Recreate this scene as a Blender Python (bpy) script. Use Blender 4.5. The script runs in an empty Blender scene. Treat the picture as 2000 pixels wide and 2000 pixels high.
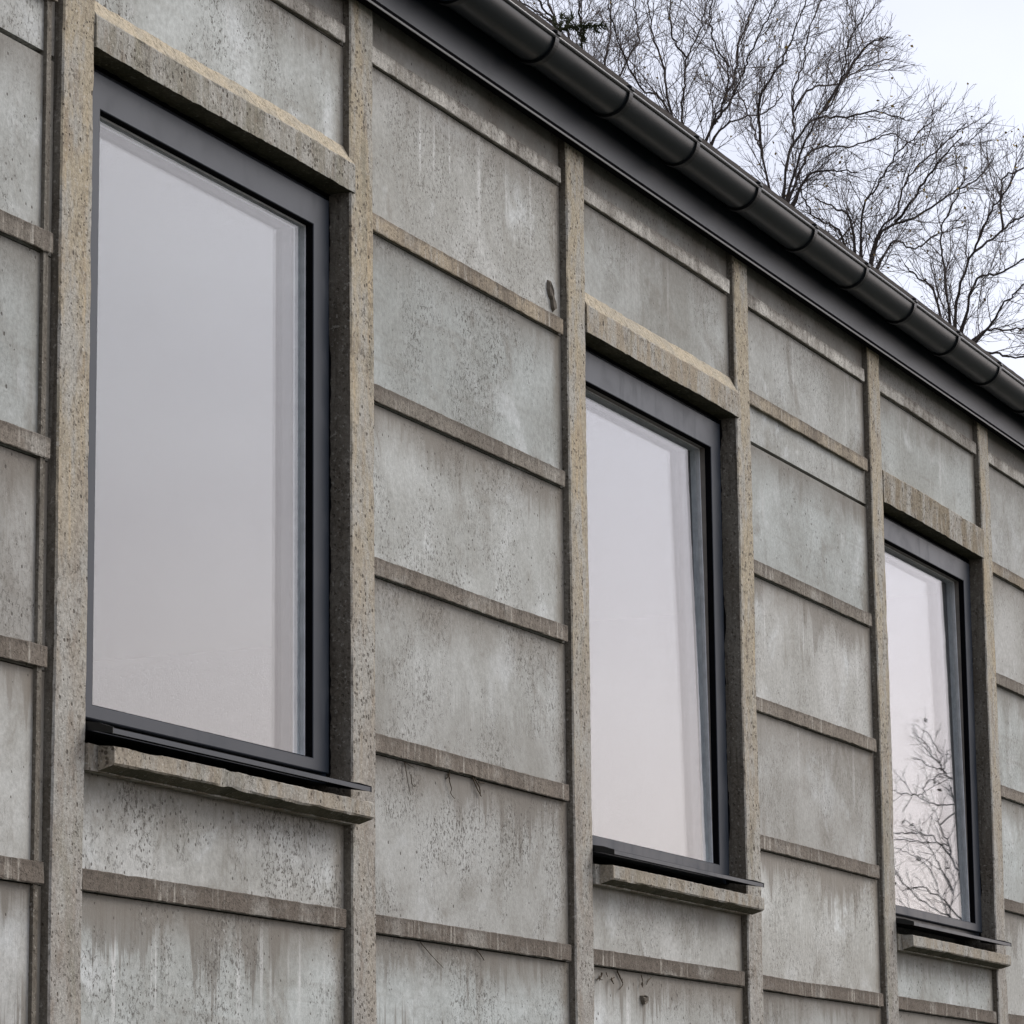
import bpy, math, random
import numpy as np
from mathutils import Vector, Matrix, noise

S = 1.3            # metres between two posts
Z0 = 4.283         # height of the top row of ledges above the ground
scene = bpy.context.scene
col = scene.collection

# ------------------------------------------------------------------ camera
CAM = Vector((-3.50499 * S, -2.72713 * S, -2.06385 * S + Z0))
YAW, PITCH, ROLL, F = 1.15690352, 0.192658334, -0.0101388304, 6902.06
fw = Vector((math.sin(YAW) * math.cos(PITCH), math.cos(YAW) * math.cos(PITCH), math.sin(PITCH)))
rt = Vector((math.cos(YAW), -math.sin(YAW), 0.0))
up = rt.cross(fw)
rt, up = rt * math.cos(ROLL) + up * math.sin(ROLL), -rt * math.sin(ROLL) + up * math.cos(ROLL)
cd = bpy.data.cameras.new('camera')
cam = bpy.data.objects.new('camera', cd)
col.objects.link(cam)
cam.matrix_world = Matrix(((rt.x, up.x, -fw.x, CAM.x), (rt.y, up.y, -fw.y, CAM.y), (rt.z, up.z, -fw.z, CAM.z), (0, 0, 0, 1)))
cd.sensor_width = 36.0
cd.lens = F / 2000.0 * 36.0
cd.clip_start = 0.1
cd.clip_end = 3000.0
scene.camera = cam


def ray(x, y):
    return (fw * F + rt * (x - 1000.0) - up * (y - 1000.0)).normalized()


# ------------------------------------------------------------------ sky, sun, exposure
SUN_EL, SUN_AZ = math.radians(40), math.radians(128)     # azimuth from +Y towards +X: in front of the wall, to the right
sun_dir = Vector((math.sin(SUN_AZ) * math.cos(SUN_EL), math.cos(SUN_AZ) * math.cos(SUN_EL), math.sin(SUN_EL)))
world = bpy.data.worlds.new("World")
scene.world = world
world.use_nodes = True


class NT:
    """tiny node-graph helper"""
    def __init__(self, tree):
        self.t = tree
        self.t.nodes.clear()

    def n(self, kind, ins=None, **props):
        nd = self.t.nodes.new(kind)
        for k, v in props.items():
            setattr(nd, k, v)
        for k, v in (ins or {}).items():
            self.put(nd.inputs[k], v)
        return nd

    def put(self, sock, v):
        if hasattr(v, 'is_output'):
            self.t.links.new(v, sock)
        elif isinstance(v, (tuple, list)) and sock.type == 'RGBA' and len(v) == 3:
            sock.default_value = (*v, 1.0)
        else:
            sock.default_value = v

    def m(self, op, a, b=None, c=None, clamp=False):
        nd = self.t.nodes.new('ShaderNodeMath')
        nd.operation = op
        nd.use_clamp = clamp
        for i, v in enumerate((a, b, c)):
            if v is not None:
                self.put(nd.inputs[i], v)
        return nd.outputs[0]

    def vm(self, op, a, b=None):
        nd = self.t.nodes.new('ShaderNodeVectorMath')
        nd.operation = op
        self.put(nd.inputs[0], a)
        if b is not None:
            self.put(nd.inputs[1], b)
        return nd.outputs['Value'] if op in ('DOT_PRODUCT', 'LENGTH') else nd.outputs[0]

    def step(self, v, lo, hi, a=0.0, b=1.0):
        nd = self.t.nodes.new('ShaderNodeMapRange')
        nd.interpolation_type = 'SMOOTHSTEP'
        for i, x in enumerate((v, lo, hi, a, b)):
            self.put(nd.inputs[i], x)
        return nd.outputs[0]

    def mix(self, f, a, b, mode='MIX'):
        nd = self.t.nodes.new('ShaderNodeMix')
        nd.data_type = 'RGBA'
        nd.blend_type = mode
        self.put(nd.inputs[0], f)
        self.put(nd.inputs[6], a)
        self.put(nd.inputs[7], b)
        return nd.outputs[2]

    def noise(self, vec, scale, detail=4.0, rough=0.55, dist=0.0):
        nd = self.n('ShaderNodeTexNoise', {'Vector': vec, 'Scale': scale, 'Detail': detail, 'Roughness': rough, 'Distortion': dist})
        return nd.outputs[0]

    def scaled(self, vec, s):
        return self.vm('MULTIPLY', vec, s)


w = NT(world.node_tree)
tcw = w.n('ShaderNodeTexCoord').outputs['Generated']
sky = w.n('ShaderNodeTexSky', sky_type='NISHITA')
sky.sun_disc = False
sky.sun_elevation = SUN_EL
sky.sun_rotation = SUN_AZ
sky.dust_density = 3.0
bg1 = w.n('ShaderNodeBackground', {'Color': sky.outputs[0], 'Strength': 0.05})
sepw = w.n('ShaderNodeSeparateXYZ', {0: tcw}).outputs
zz = w.m('MAXIMUM', sepw[2], 0.0)
# flat cloud deck: direction projected on a layer above
div = w.m('ADD', zz, 0.25)
cl = w.n('ShaderNodeCombineXYZ', {0: w.m('DIVIDE', sepw[0], div), 1: w.m('DIVIDE', sepw[1], div), 2: 0.0}).outputs[0]
c1 = w.noise(cl, 1.6, 6.0, 0.5, 0.2)
ccol = w.mix(w.step(c1, 0.35, 0.68), (0.735, 0.735, 0.825), (0.885, 0.895, 0.975))
# warmer low down, brighter towards the veiled sun
ccol = w.mix(w.step(zz, 0.27, 0.10, 0.0, 0.75), ccol, (1.0, 0.89, 0.91))
sd = w.m('MAXIMUM', w.vm('DOT_PRODUCT', tcw, tuple(sun_dir)), 0.0)
glow = w.m('ADD', 0.70, w.m('MULTIPLY', w.m('POWER', sd, 2.5), 0.85))
below = w.step(sepw[2], -0.02, 0.0, 0.25, 1.0)
bg2 = w.n('ShaderNodeBackground', {'Color': ccol, 'Strength': w.m('MULTIPLY', glow, below)})
add = w.n('ShaderNodeAddShader', {0: bg1.outputs[0], 1: bg2.outputs[0]})
w.n('ShaderNodeOutputWorld', {0: add.outputs[0]})

sl = bpy.data.lights.new('sun', 'SUN')
sl.energy = 1.6
sl.angle = math.radians(28)
sl.color = (1.0, 0.96, 0.91)
so = bpy.data.objects.new('sun', sl)
col.objects.link(so)
so.rotation_euler = (-sun_dir).to_track_quat('-Z', 'Y').to_euler()
so.location = (0, -10, 20)

scene.view_settings.view_transform = 'Standard'
scene.view_settings.look = 'None'
scene.view_settings.gamma = 1.0
scene.view_settings.exposure = 0.0
scene.render.film_transparent = False
scene.cycles.max_bounces = 10
scene.cycles.transparent_max_bounces = 16
scene.cycles.glossy_bounces = 6


# ------------------------------------------------------------------ materials
def new_mat(name):
    m = bpy.data.materials.new(name)
    m.use_nodes = True
    return m, NT(m.node_tree)


def finish(g, colr, rough=0.9, bump=None, bstr=0.3, bdist=0.004, spec=0.3, metal=0.0):
    ins = {'Base Color': colr, 'Roughness': rough, 'Specular IOR Level': spec, 'Metallic': metal}
    if bump is not None:
        ins['Normal'] = g.n('ShaderNodeBump', {'Strength': bstr, 'Distance': bdist, 'Height': bump}).outputs[0]
    p = g.n('ShaderNodeBsdfPrincipled', ins)
    g.n('ShaderNodeOutputMaterial', {0: p.outputs[0]})


def pits(g, P, scale, sel, r0, r1, stretch=(1, 1, 1)):
    """sparse dark blow holes: some Voronoi cells carry a hole of random size"""
    v = g.n('ShaderNodeTexVoronoi', {'Vector': g.scaled(P, stretch), 'Scale': scale, 'Randomness': 1.0}, voronoi_dimensions='3D', feature='F1')
    cs = g.n('ShaderNodeSeparateColor', {0: v.outputs['Color']}).outputs
    rad = g.m('ADD', r0, g.m('MULTIPLY', cs[1], r1))
    hole = g.step(v.outputs['Distance'], rad, g.m('MULTIPLY', rad, 0.55))
    return g.m('MULTIPLY', hole, g.m('LESS_THAN', cs[0], sel))


def obj_coords(g, k=41.0):
    tc = g.n('ShaderNodeTexCoord').outputs['Object']
    oi = g.n('ShaderNodeObjectInfo').outputs
    off = g.n('ShaderNodeCombineXYZ', {0: g.m('MULTIPLY', oi['Random'], k), 1: g.m('MULTIPLY', oi['Random'], k * 1.7), 2: g.m('MULTIPLY', oi['Random'], k * 0.6)}).outputs[0]
    return tc, oi, g.vm('ADD', tc, off)


def panel_material():
    """smooth cast slab, origin on its upper edge. Object colour: brightness, dirt and painted shade under the ledge, lime runs, blow holes"""
    m, g = new_mat('weathered_panel_concrete')
    tc, oi, P = obj_coords(g)
    rgb = g.n('ShaderNodeSeparateColor', {0: oi['Color']}).outputs
    bright, stain, runs, pit_amt = rgb[0], rgb[1], rgb[2], oi['Alpha']
    foot = g.n('ShaderNodeAttribute', attribute_type='OBJECT', attribute_name='foot_stain').outputs['Fac']
    sep = g.n('ShaderNodeSeparateXYZ', {0: tc}).outputs
    xx, t = sep[0], g.m('MULTIPLY', sep[2], -1.0)
    r2 = g.m('FRACT', g.m('MULTIPLY', oi['Random'], 17.31))
    big = g.noise(P, 2.4, 5, 0.62, 0.5)
    ca = g.mix(r2, (0.335, 0.325, 0.295), (0.325, 0.33, 0.305))
    cb = g.mix(r2, (0.47, 0.462, 0.435), (0.455, 0.475, 0.455))
    c = g.mix(g.step(big, 0.34, 0.66), ca, cb)
    cloud = g.noise(g.scaled(P, (1, 1, 0.75)), 6.0, 6, 0.66, 0.9)
    c = g.mix(g.step(cloud, 0.50, 0.72, 0.0, 0.65), c, (0.245, 0.23, 0.20))
    pale = g.noise(g.vm('ADD', P, (7.3, 2.1, 4.4)), 4.2, 5, 0.62, 0.6)
    c = g.mix(g.step(pale, 0.53, 0.72, 0.0, 0.7), c, (0.575, 0.588, 0.578))
    # board marks and wash marks in places
    st = g.noise(g.scaled(P, (30, 6, 2.2)), 1.0, 5, 0.65)
    c = g.mix(g.m('MULTIPLY', g.step(st, 0.52, 0.75, 0.0, 0.42), g.step(cloud, 0.42, 0.62)), c, (0.24, 0.22, 0.185))
    st2 = g.noise(g.scaled(P, (70, 6, 7.0)), 1.0, 4, 0.65)
    c = g.mix(g.m('MULTIPLY', g.step(st2, 0.52, 0.72, 0.0, 0.4), g.step(pale, 0.46, 0.62)), c, (0.62, 0.615, 0.59))
    hor = g.noise(g.scaled(g.vm('ADD', P, (2, 2, 9)), (1.5, 2, 34)), 1.0, 4, 0.6, 0.4)
    c = g.mix(g.m('MULTIPLY', g.step(hor, 0.54, 0.74, 0.0, 0.35), g.step(r2, 0.6, 0.75)), c, (0.25, 0.235, 0.205))
    fine = g.noise(P, 75.0, 5, 0.75)
    c = g.mix(1.0, c, g.n('ShaderNodeCombineColor', {0: g.step(fine, 0.25, 0.75, 0.82, 1.16), 1: g.step(fine, 0.25, 0.75, 0.82, 1.16), 2: g.step(fine, 0.25, 0.75, 0.81, 1.16)}).outputs[0], 'MULTIPLY')
    # lime runs that start at the upper edge and thin out
    ru = g.noise(g.scaled(P, (30, 2, 0.5)), 1.0, 3, 0.55, 0.1)
    rl = g.m('ADD', 0.05, g.m('MULTIPLY', g.noise(g.scaled(g.vm('ADD', P, (1, 6, 0)), (13, 1, 0.01)), 1.0, 2), 0.42))
    runm = g.m('MULTIPLY', g.m('MULTIPLY', g.step(ru, 0.60, 0.68), g.step(t, rl, g.m('MULTIPLY', rl, 0.35))), runs)
    c = g.mix(g.m('MULTIPLY', runm, g.step(fine, 0.2, 0.7, 0.35, 0.8), clamp=True), c, (0.64, 0.635, 0.61))
    # damp dirt hanging down from the ledge above, with a ragged dripping lower edge
    n1 = g.noise(g.scaled(P, (4.2, 1, 0.02)), 1.0, 2)
    n2 = g.noise(g.scaled(P, (26, 1, 0.9)), 1.0, 4, 0.65, 0.25)
    n3 = g.noise(g.scaled(P, (95, 1, 3)), 1.0, 3, 0.6)
    edge = g.m('ADD', g.m('MULTIPLY', g.step(n1, 0.38, 0.70), 0.07), g.m('ADD', g.m('MULTIPLY', g.step(n2, 0.42, 0.72), 0.11), g.m('MULTIPLY', g.m('SUBTRACT', n3, 0.35), 0.06)))
    edge = g.m('MULTIPLY', edge, g.m('MULTIPLY', g.m('ADD', 0.25, g.m('MULTIPLY', stain, 1.1)), g.step(g.noise(g.scaled(g.vm('ADD', P, (11, 5, 2)), (2.6, 1, 0.02)), 1.0, 3), 0.36, 0.60, 0.10, 1.2)))
    tt = g.m('ADD', t, g.m('MULTIPLY', g.m('SUBTRACT', fine, 0.5), 0.035))
    hard = g.step(tt, g.m('ADD', edge, 0.012), g.m('SUBTRACT', edge, 0.016))
    soft = g.step(tt, g.m('ADD', g.m('MULTIPLY', edge, 1.7), 0.03), g.m('MULTIPLY', edge, 0.4))
    smask = g.m('MULTIPLY', g.m('ADD', g.m('MULTIPLY', hard, 0.72), g.m('MULTIPLY', soft, 0.30)), g.m('ADD', 0.45, g.m('MULTIPLY', stain, 0.5)))
    smask = g.m('MULTIPLY', smask, g.m('MULTIPLY', g.step(fine, 0.2, 0.65, 0.6, 1.0), g.step(n3, 0.3, 0.6, 1.0, 0.72)))
    c = g.mix(g.m('MINIMUM', smask, 0.85), c, (0.150, 0.130, 0.106))
    # brown dirt and painted crevice shade under the ledge and along the right-hand joint
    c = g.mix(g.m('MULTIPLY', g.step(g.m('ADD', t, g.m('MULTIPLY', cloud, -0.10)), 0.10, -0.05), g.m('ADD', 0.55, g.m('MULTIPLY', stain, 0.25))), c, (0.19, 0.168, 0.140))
    c = g.mix(g.step(g.m('ADD', xx, g.m('MULTIPLY', cloud, 0.08)), 1.125, 1.215, 0.0, 0.75), c, (0.17, 0.143, 0.108))
    # dark algae climbing from the foot of a slab in thin tongues
    up = g.m('ADD', g.m('MULTIPLY', g.step(n1, 0.3, 0.7), 0.05), g.m('ADD', g.m('MULTIPLY', n2, 0.10), g.m('MULTIPLY', g.step(n3, 0.42, 0.66), 0.10)))
    fm = g.m('MULTIPLY', g.step(g.m('ADD', t, up), 0.31, 0.37), foot)
    c = g.mix(g.m('MULTIPLY', fm, g.step(fine, 0.2, 0.7, 0.35, 0.75), clamp=True), c, (0.165, 0.143, 0.115))
    # soot and weathering over a whole slab
    soot = g.n('ShaderNodeAttribute', attribute_type='OBJECT', attribute_name='soot').outputs['Fac']
    c = g.mix(g.m('MULTIPLY', soot, g.step(cloud, 0.3, 0.7, 0.55, 0.85)), c, (0.205, 0.178, 0.148))
    # blow holes and worn specks, gathered in patches
    patch = g.step(g.noise(g.vm('ADD', P, (3, 9, 1)), 3.2, 5, 0.65), 0.40, 0.62)
    sel = g.m('MULTIPLY', g.m('ADD', 0.05, g.m('MULTIPLY', patch, 0.42)), pit_amt)
    h1 = pits(g, P, 92.0, sel, 0.08, 0.34, (1, 1, 0.8))
    h2 = pits(g, P, 40.0, g.m('MULTIPLY', sel, 0.35), 0.06, 0.14, (1, 1, 0.7))
    wn = g.noise(g.scaled(g.vm('ADD', P, (6, 1, 2)), (1, 1, 0.7)), 120.0, 4, 0.7, 0.8)
    worn = g.m('MULTIPLY', g.step(wn, 0.545, 0.60), g.m('MULTIPLY', patch, pit_amt))
    hole = g.m('MINIMUM', g.m('MAXIMUM', g.m('MAXIMUM', h1, h2), g.m('MULTIPLY', worn, 0.85)), 1.0)
    halo = g.m('MULTIPLY', g.step(wn, 0.42, 0.36), g.m('MULTIPLY', patch, pit_amt))
    c = g.mix(g.m('MULTIPLY', halo, 0.3, clamp=True), c, (0.62, 0.615, 0.59))
    c = g.mix(g.m('MULTIPLY', hole, 0.88), c, (0.085, 0.074, 0.062))
    sc = g.n('ShaderNodeCombineColor', {0: g.m('MULTIPLY', bright, 0.985), 1: bright, 2: g.m('MULTIPLY', bright, 1.005)}).outputs[0]
    c = g.mix(1.0, c, sc, 'MULTIPLY')
    bh = g.m('SUBTRACT', g.m('ADD', g.m('MULTIPLY', fine, 0.35), g.m('MULTIPLY', cloud, 0.9)), g.m('MULTIPLY', hole, 0.5))
    finish(g, c, 0.88, bh, 0.5, 0.005)
    return m


def post_material(name, kind='post'):
    """coarse cast concrete; kind: post, dark (dirty side with its shade painted in), coarse (mean colour from the object), mossy, slope (upper chamfer, coloured paler as if lit)"""
    m, g = new_mat(name)
    tc, oi, P = obj_coords(g)
    pos = g.n('ShaderNodeNewGeometry').outputs['Position']
    z = g.n('ShaderNodeSeparateXYZ', {0: pos}).outputs[2]
    k = 1.0
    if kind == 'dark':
        ca, cb, cc = (0.130, 0.112, 0.088), (0.205, 0.188, 0.158), (0.075, 0.063, 0.048)  # dirt plus the shade of the side face put into the colour
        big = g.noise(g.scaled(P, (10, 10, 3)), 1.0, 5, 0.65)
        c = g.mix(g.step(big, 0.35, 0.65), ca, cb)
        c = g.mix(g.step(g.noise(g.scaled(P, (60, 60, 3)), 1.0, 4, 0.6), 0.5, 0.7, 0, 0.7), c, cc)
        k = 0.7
    elif kind == 'dark_olive':
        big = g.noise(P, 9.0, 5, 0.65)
        c = g.mix(g.step(big, 0.38, 0.62), (0.060, 0.058, 0.034), (0.105, 0.095, 0.062))  # very dark olive tones for the undersides of lintels and sill noses
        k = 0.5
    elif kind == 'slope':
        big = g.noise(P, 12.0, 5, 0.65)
        c = g.mix(g.step(big, 0.35, 0.65), (0.50, 0.43, 0.315), (0.40, 0.36, 0.285))  # stronger light on the upward face put into a paler colour
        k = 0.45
    else:
        big = g.noise(g.scaled(P, (6, 6, 2.2)), 1.0, 5, 0.6, 0.5)
        if kind == 'post':
            hi = g.m('ADD', g.step(z, Z0 - 2.3, Z0 - 0.4), g.m('MULTIPLY', g.m('SUBTRACT', big, 0.5), 1.5), clamp=True)
            c = g.mix(hi, (0.325, 0.303, 0.272), (0.415, 0.358, 0.262))
            run = g.step(g.noise(g.scaled(P, (55, 55, 1.4)), 1.0, 3, 0.55), 0.52, 0.68)
            c = g.mix(g.m('MULTIPLY', run, g.m('MULTIPLY', hi, 0.6)), c, (0.49, 0.385, 0.245))
        else:
            c = g.mix(g.step(big, 0.3, 0.7, 0.0, 0.45), oi['Color'], (0.24, 0.205, 0.155))
            run = g.step(g.noise(g.scaled(P, (80, 20, 5)), 1.0, 3, 0.6), 0.54, 0.70)
            c = g.mix(g.m('MULTIPLY', run, 0.22), c, (0.44, 0.40, 0.33))
        grey = g.step(g.noise(g.scaled(g.vm('ADD', P, (5, 5, 5)), (16, 16, 5)), 1.0, 5, 0.65), 0.42, 0.62)
        c = g.mix(g.m('MULTIPLY', grey, 0.85), c, (0.40, 0.388, 0.352))
        olive = g.step(g.noise(g.scaled(g.vm('ADD', P, (7, 2, 5)), (9, 9, 2.5)), 1.0, 5, 0.65), 0.54, 0.70)
        c = g.mix(g.m('MULTIPLY', olive, 0.6), c, (0.22, 0.205, 0.15))
        brn = g.step(g.noise(g.scaled(g.vm('ADD', P, (1, 8, 3)), (26, 26, 10)), 1.0, 5, 0.7), 0.50, 0.70)
        c = g.mix(g.m('MULTIPLY', brn, 0.55), c, (0.225, 0.18, 0.137))
    # gravel showing through: light and dark grains, voids
    fine = g.noise(P, 120.0, 4, 0.75)
    c = g.mix(1.0, c, g.n('ShaderNodeCombineColor', {0: g.step(fine, 0.25, 0.75, 0.72, 1.26), 1: g.step(fine, 0.25, 0.75, 0.72, 1.26), 2: g.step(fine, 0.25, 0.75, 0.70, 1.26)}).outputs[0], 'MULTIPLY')
    patch = g.step(g.noise(g.vm('ADD', P, (2, 4, 8)), 7.0, 4, 0.6), 0.34, 0.60)
    worn = g.step(g.noise(g.scaled(g.vm('ADD', P, (6, 1, 2)), (1, 1, 0.75)), 82.0, 5, 0.72, 0.5), 0.55, 0.63)
    worn = g.m('MULTIPLY', worn, g.m('ADD', 0.25, g.m('MULTIPLY', patch, 0.75)))
    grain = g.step(g.noise(g.vm('ADD', P, (16, 11, 2)), 95.0, 3, 0.6), 0.60, 0.68)
    c = g.mix(g.m('MULTIPLY', grain, 0.45 * k), c, (0.60, 0.575, 0.51))
    h1 = pits(g, P, 85.0, g.m('ADD', 0.08, g.m('MULTIPLY', patch, 0.32)), 0.14, 0.34)
    h2 = pits(g, P, 46.0, g.m('ADD', 0.04, g.m('MULTIPLY', patch, 0.16)), 0.10, 0.22, (1, 1, 0.7))
    hole = g.m('MAXIMUM', g.m('MAXIMUM', h1, h2), g.m('MULTIPLY', worn, 0.75))
    c = g.mix(g.m('MULTIPLY', hole, 0.86 * k), c, (0.085, 0.070, 0.052))
    bh = g.m('SUBTRACT', fine, g.m('MULTIPLY', hole, 1.3))
    finish(g, c, 0.92, bh, 0.6, 0.004)
    return m


def ledge_material():
    """weathered drip ledge; object colour = its mean colour, origin on its lower edge"""
    m, g = new_mat('stained_ledge_concrete')
    tc, oi, P = obj_coords(g)
    base = oi['Color']
    zl = g.n('ShaderNodeSeparateXYZ', {0: tc}).outputs[2]
    big = g.noise(g.scaled(P, (7, 3, 3)), 1.0, 5, 0.65)
    c = g.mix(g.step(big, 0.35, 0.68, 0.0, 0.7), base, (0.125, 0.103, 0.082))
    greyp = g.step(g.noise(g.scaled(g.vm('ADD', P, (4, 2, 7)), (5, 3, 6)), 1.0, 5, 0.65), 0.52, 0.68)
    c = g.mix(g.m('MULTIPLY', greyp, 0.6), c, (0.36, 0.345, 0.31))
    run = g.step(g.noise(g.scaled(P, (85, 4, 4)), 1.0, 3, 0.6), 0.53, 0.66)
    pr = g.step(g.noise(g.scaled(g.vm('ADD', P, (3, 3, 3)), (8, 2, 2)), 1.0, 3), 0.42, 0.60)
    c = g.mix(g.m('MULTIPLY', run, g.m('MULTIPLY', pr, 0.75)), c, (0.46, 0.43, 0.375))
    drk = g.step(g.noise(g.scaled(g.vm('ADD', P, (9, 1, 3)), (60, 4, 8)), 1.0, 4, 0.65), 0.52, 0.70)
    c = g.mix(g.m('MULTIPLY', drk, 0.5), c, (0.10, 0.083, 0.066))
    # dirt lying on the upper edge
    n2 = g.noise(g.scaled(P, (30, 3, 3)), 1.0, 4, 0.6)
    topd = g.step(g.m('ADD', zl, g.m('MULTIPLY', g.m('SUBTRACT', n2, 0.5), 0.04)), 0.026, 0.044)
    c = g.mix(g.m('MULTIPLY', topd, 0.6), c, (0.085, 0.070, 0.056))
    fine = g.noise(P, 130.0, 4, 0.75)
    c = g.mix(1.0, c, g.n('ShaderNodeCombineColor', {0: g.step(fine, 0.25, 0.75, 0.70, 1.28), 1: g.step(fine, 0.25, 0.75, 0.70, 1.28), 2: g.step(fine, 0.25, 0.75, 0.68, 1.28)}).outputs[0], 'MULTIPLY')
    worn = g.step(g.noise(g.vm('ADD', P, (6, 1, 2)), 95.0, 4, 0.7, 0.5), 0.56, 0.64)
    c = g.mix(g.m('MULTIPLY', worn, 0.45), c, (0.075, 0.062, 0.048))
    finish(g, c, 0.92, g.m('SUBTRACT', fine, worn), 0.6, 0.004)
    return m


def coated_metal(name, colr, rough, spec=0.5, dust=(0.10, 0.10, 0.10), dust_amt=0.25):
    m, g = new_mat(name)
    tc, oi, P = obj_coords(g)
    n1 = g.noise(P, 6.0, 5, 0.65, 0.6)
    n2 = g.noise(g.scaled(P, (30, 30, 4)), 1.0, 4, 0.6)
    f = g.m('MULTIPLY', g.m('ADD', g.step(n1, 0.45, 0.75), g.step(n2, 0.55, 0.75)), dust_amt, clamp=True)
    c = g.mix(f, colr, dust)
    r = g.m('ADD', rough, g.m('MULTIPLY', f, 0.35))
    finish(g, c, r, n1, 0.015, 0.002, spec)
    return m


def plain(name, colr, rough=0.6, spec=0.4):
    m, g = new_mat(name)
    tc, oi, P = obj_coords(g)
    n1 = g.noise(P, 25.0, 4, 0.6)
    c = g.mix(g.step(n1, 0.3, 0.7), tuple(x * 0.86 for x in colr), tuple(min(1, x * 1.12) for x in colr))
    finish(g, c, rough, n1, 0.08, 0.002, spec)
    return m


def pane_material(name, f0, tint):
    """thin coated glass: reflectance rises towards grazing view (Schlick), the rest passes straight through"""
    m, g = new_mat(name)
    geo = g.n('ShaderNodeNewGeometry').outputs
    cosi = g.m('ABSOLUTE', g.vm('DOT_PRODUCT', geo['Incoming'], geo['Normal']))
    fr = g.m('ADD', f0, g.m('MULTIPLY', 1.0 - f0, g.m('POWER', g.m('SUBTRACT', 1.0, cosi), 5.0)))
    gl = g.n('ShaderNodeBsdfGlossy', {'Color': (0.97, 0.96, 0.98), 'Roughness': 0.0})
    tr = g.n('ShaderNodeBsdfTransparent', {'Color': tint})
    mx = g.n('ShaderNodeMixShader', {0: fr, 1: tr.outputs[0], 2: gl.outputs[0]})
    g.n('ShaderNodeOutputMaterial', {0: mx.outputs[0]})
    return m


M = {}
M['panel'] = panel_material()
M['post'] = post_material('coarse_post_concrete')
M['post_side'] = post_material('dirty_shaded_post_side_concrete', 'dark')
M['coarse'] = post_material('coarse_lintel_concrete', 'coarse')
M['dark_olive'] = post_material('dark_olive_underside_concrete', 'dark_olive')
M['slope'] = post_material('pale_lit_chamfer_concrete', 'slope')
M['ledge'] = ledge_material()
M['frame'] = coated_metal('anthracite_window_metal', (0.0115, 0.0185, 0.0300), 0.36, 0.33, (0.048, 0.055, 0.066), 0.34)
M['gutter'] = coated_metal('dark_gutter_metal', (0.0085, 0.0125, 0.0155), 0.34, 0.40, (0.024, 0.030, 0.034), 0.15)
M['fascia'] = coated_metal('dark_grey_fascia_metal', (0.0135, 0.0195, 0.029), 0.38, 0.5, (0.09, 0.09, 0.095), 0.18)
M['strap'] = coated_metal('black_gutter_strap', (0.006, 0.007, 0.008), 0.4, 0.35, (0.02, 0.02, 0.02), 0.15)
M['lip'] = coated_metal('highlight_gutter_lip_metal', (0.075, 0.078, 0.08), 0.35, 0.5, (0.12, 0.12, 0.115), 0.2)  # paler than the gutter: the highlight along the bead is in the colour
M['trim'] = coated_metal('grey_drip_trim_metal', (0.12, 0.12, 0.115), 0.45, 0.5, (0.2, 0.19, 0.18), 0.2)
M['black'] = plain('black_rubber_and_shade', (0.005, 0.005, 0.006), 0.95, 0.03)
M['spacer'] = plain('pale_spacer_metal', (0.84, 0.88, 0.92), 0.4, 0.5)
M['spacer_white'] = plain('white_spacer_metal', (0.80, 0.81, 0.82), 0.4, 0.5)
M['liner'] = plain('grey_brown_sash_plastic', (0.17, 0.155, 0.135), 0.5, 0.4)
M['pane'] = pane_material('window_glass', 0.054, (0.96, 0.97, 0.97))
M['pane_inner'] = pane_material('inner_window_glass', 0.062, (0.85, 0.87, 0.88))
M['roof'] = plain('brown_black_roof_tile', (0.045, 0.038, 0.034), 0.85, 0.2)
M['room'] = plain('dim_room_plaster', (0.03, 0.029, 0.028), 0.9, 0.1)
M['chip'] = plain('broken_aggregate', (0.16, 0.14, 0.115), 0.95, 0.1)
M['bark'] = plain('dark_wet_bark', (0.16, 0.138, 0.128), 0.9, 0.1)
M['bough_bark'] = plain('dark_bough_bark', (0.070, 0.058, 0.053), 0.9, 0.1)
M['leaf'] = plain('withered_brown_leaf', (0.085, 0.055, 0.030), 0.8, 0.2)
M['bud'] = plain('yellow_brown_bud', (0.32, 0.22, 0.06), 0.8, 0.2)
M['needle'] = plain('dark_green_needle', (0.045, 0.052, 0.024), 0.8, 0.2)
M['stem'] = plain('dead_vine_stem', (0.10, 0.08, 0.058), 0.9, 0.1)


def ground_material():
    m, g = new_mat('gravel_and_short_grass')
    P = g.n('ShaderNodeTexCoord').outputs['Object']
    a = g.noise(P, 0.35, 6, 0.6, 0.4)
    b = g.noise(P, 22.0, 5, 0.7)
    c = g.mix(g.step(a, 0.42, 0.58), (0.060, 0.057, 0.052), (0.030, 0.042, 0.018))
    c = g.mix(g.step(b, 0.3, 0.7, 0.0, 0.6), c, (0.08, 0.075, 0.066))
    finish(g, c, 0.95, b, 0.6, 0.03)
    return m


M['ground'] = ground_material()


# ------------------------------------------------------------------ mesh helpers
def link(name, me, mats, parent=None):
    o = bpy.data.objects.new(name, me)
    col.objects.link(o)
    for mm in (mats if isinstance(mats, (list, tuple)) else [mats]):
        me.materials.append(mm)
    if parent is not None:
        o.parent = parent
    return o


def raw(name, vs, fs, mats, parent=None, loc=(0, 0, 0), mi=None, smooth=False):
    me = bpy.data.meshes.new(name)
    me.from_pydata([tuple(v) for v in vs], [], fs)
    if mi is not None:
        me.polygons.foreach_set('material_index', mi)
    if smooth:
        me.polygons.foreach_set('use_smooth', [True] * len(me.polygons))
    me.update()
    o = link(name, me, mats, parent)
    o.location = loc
    return o


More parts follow.
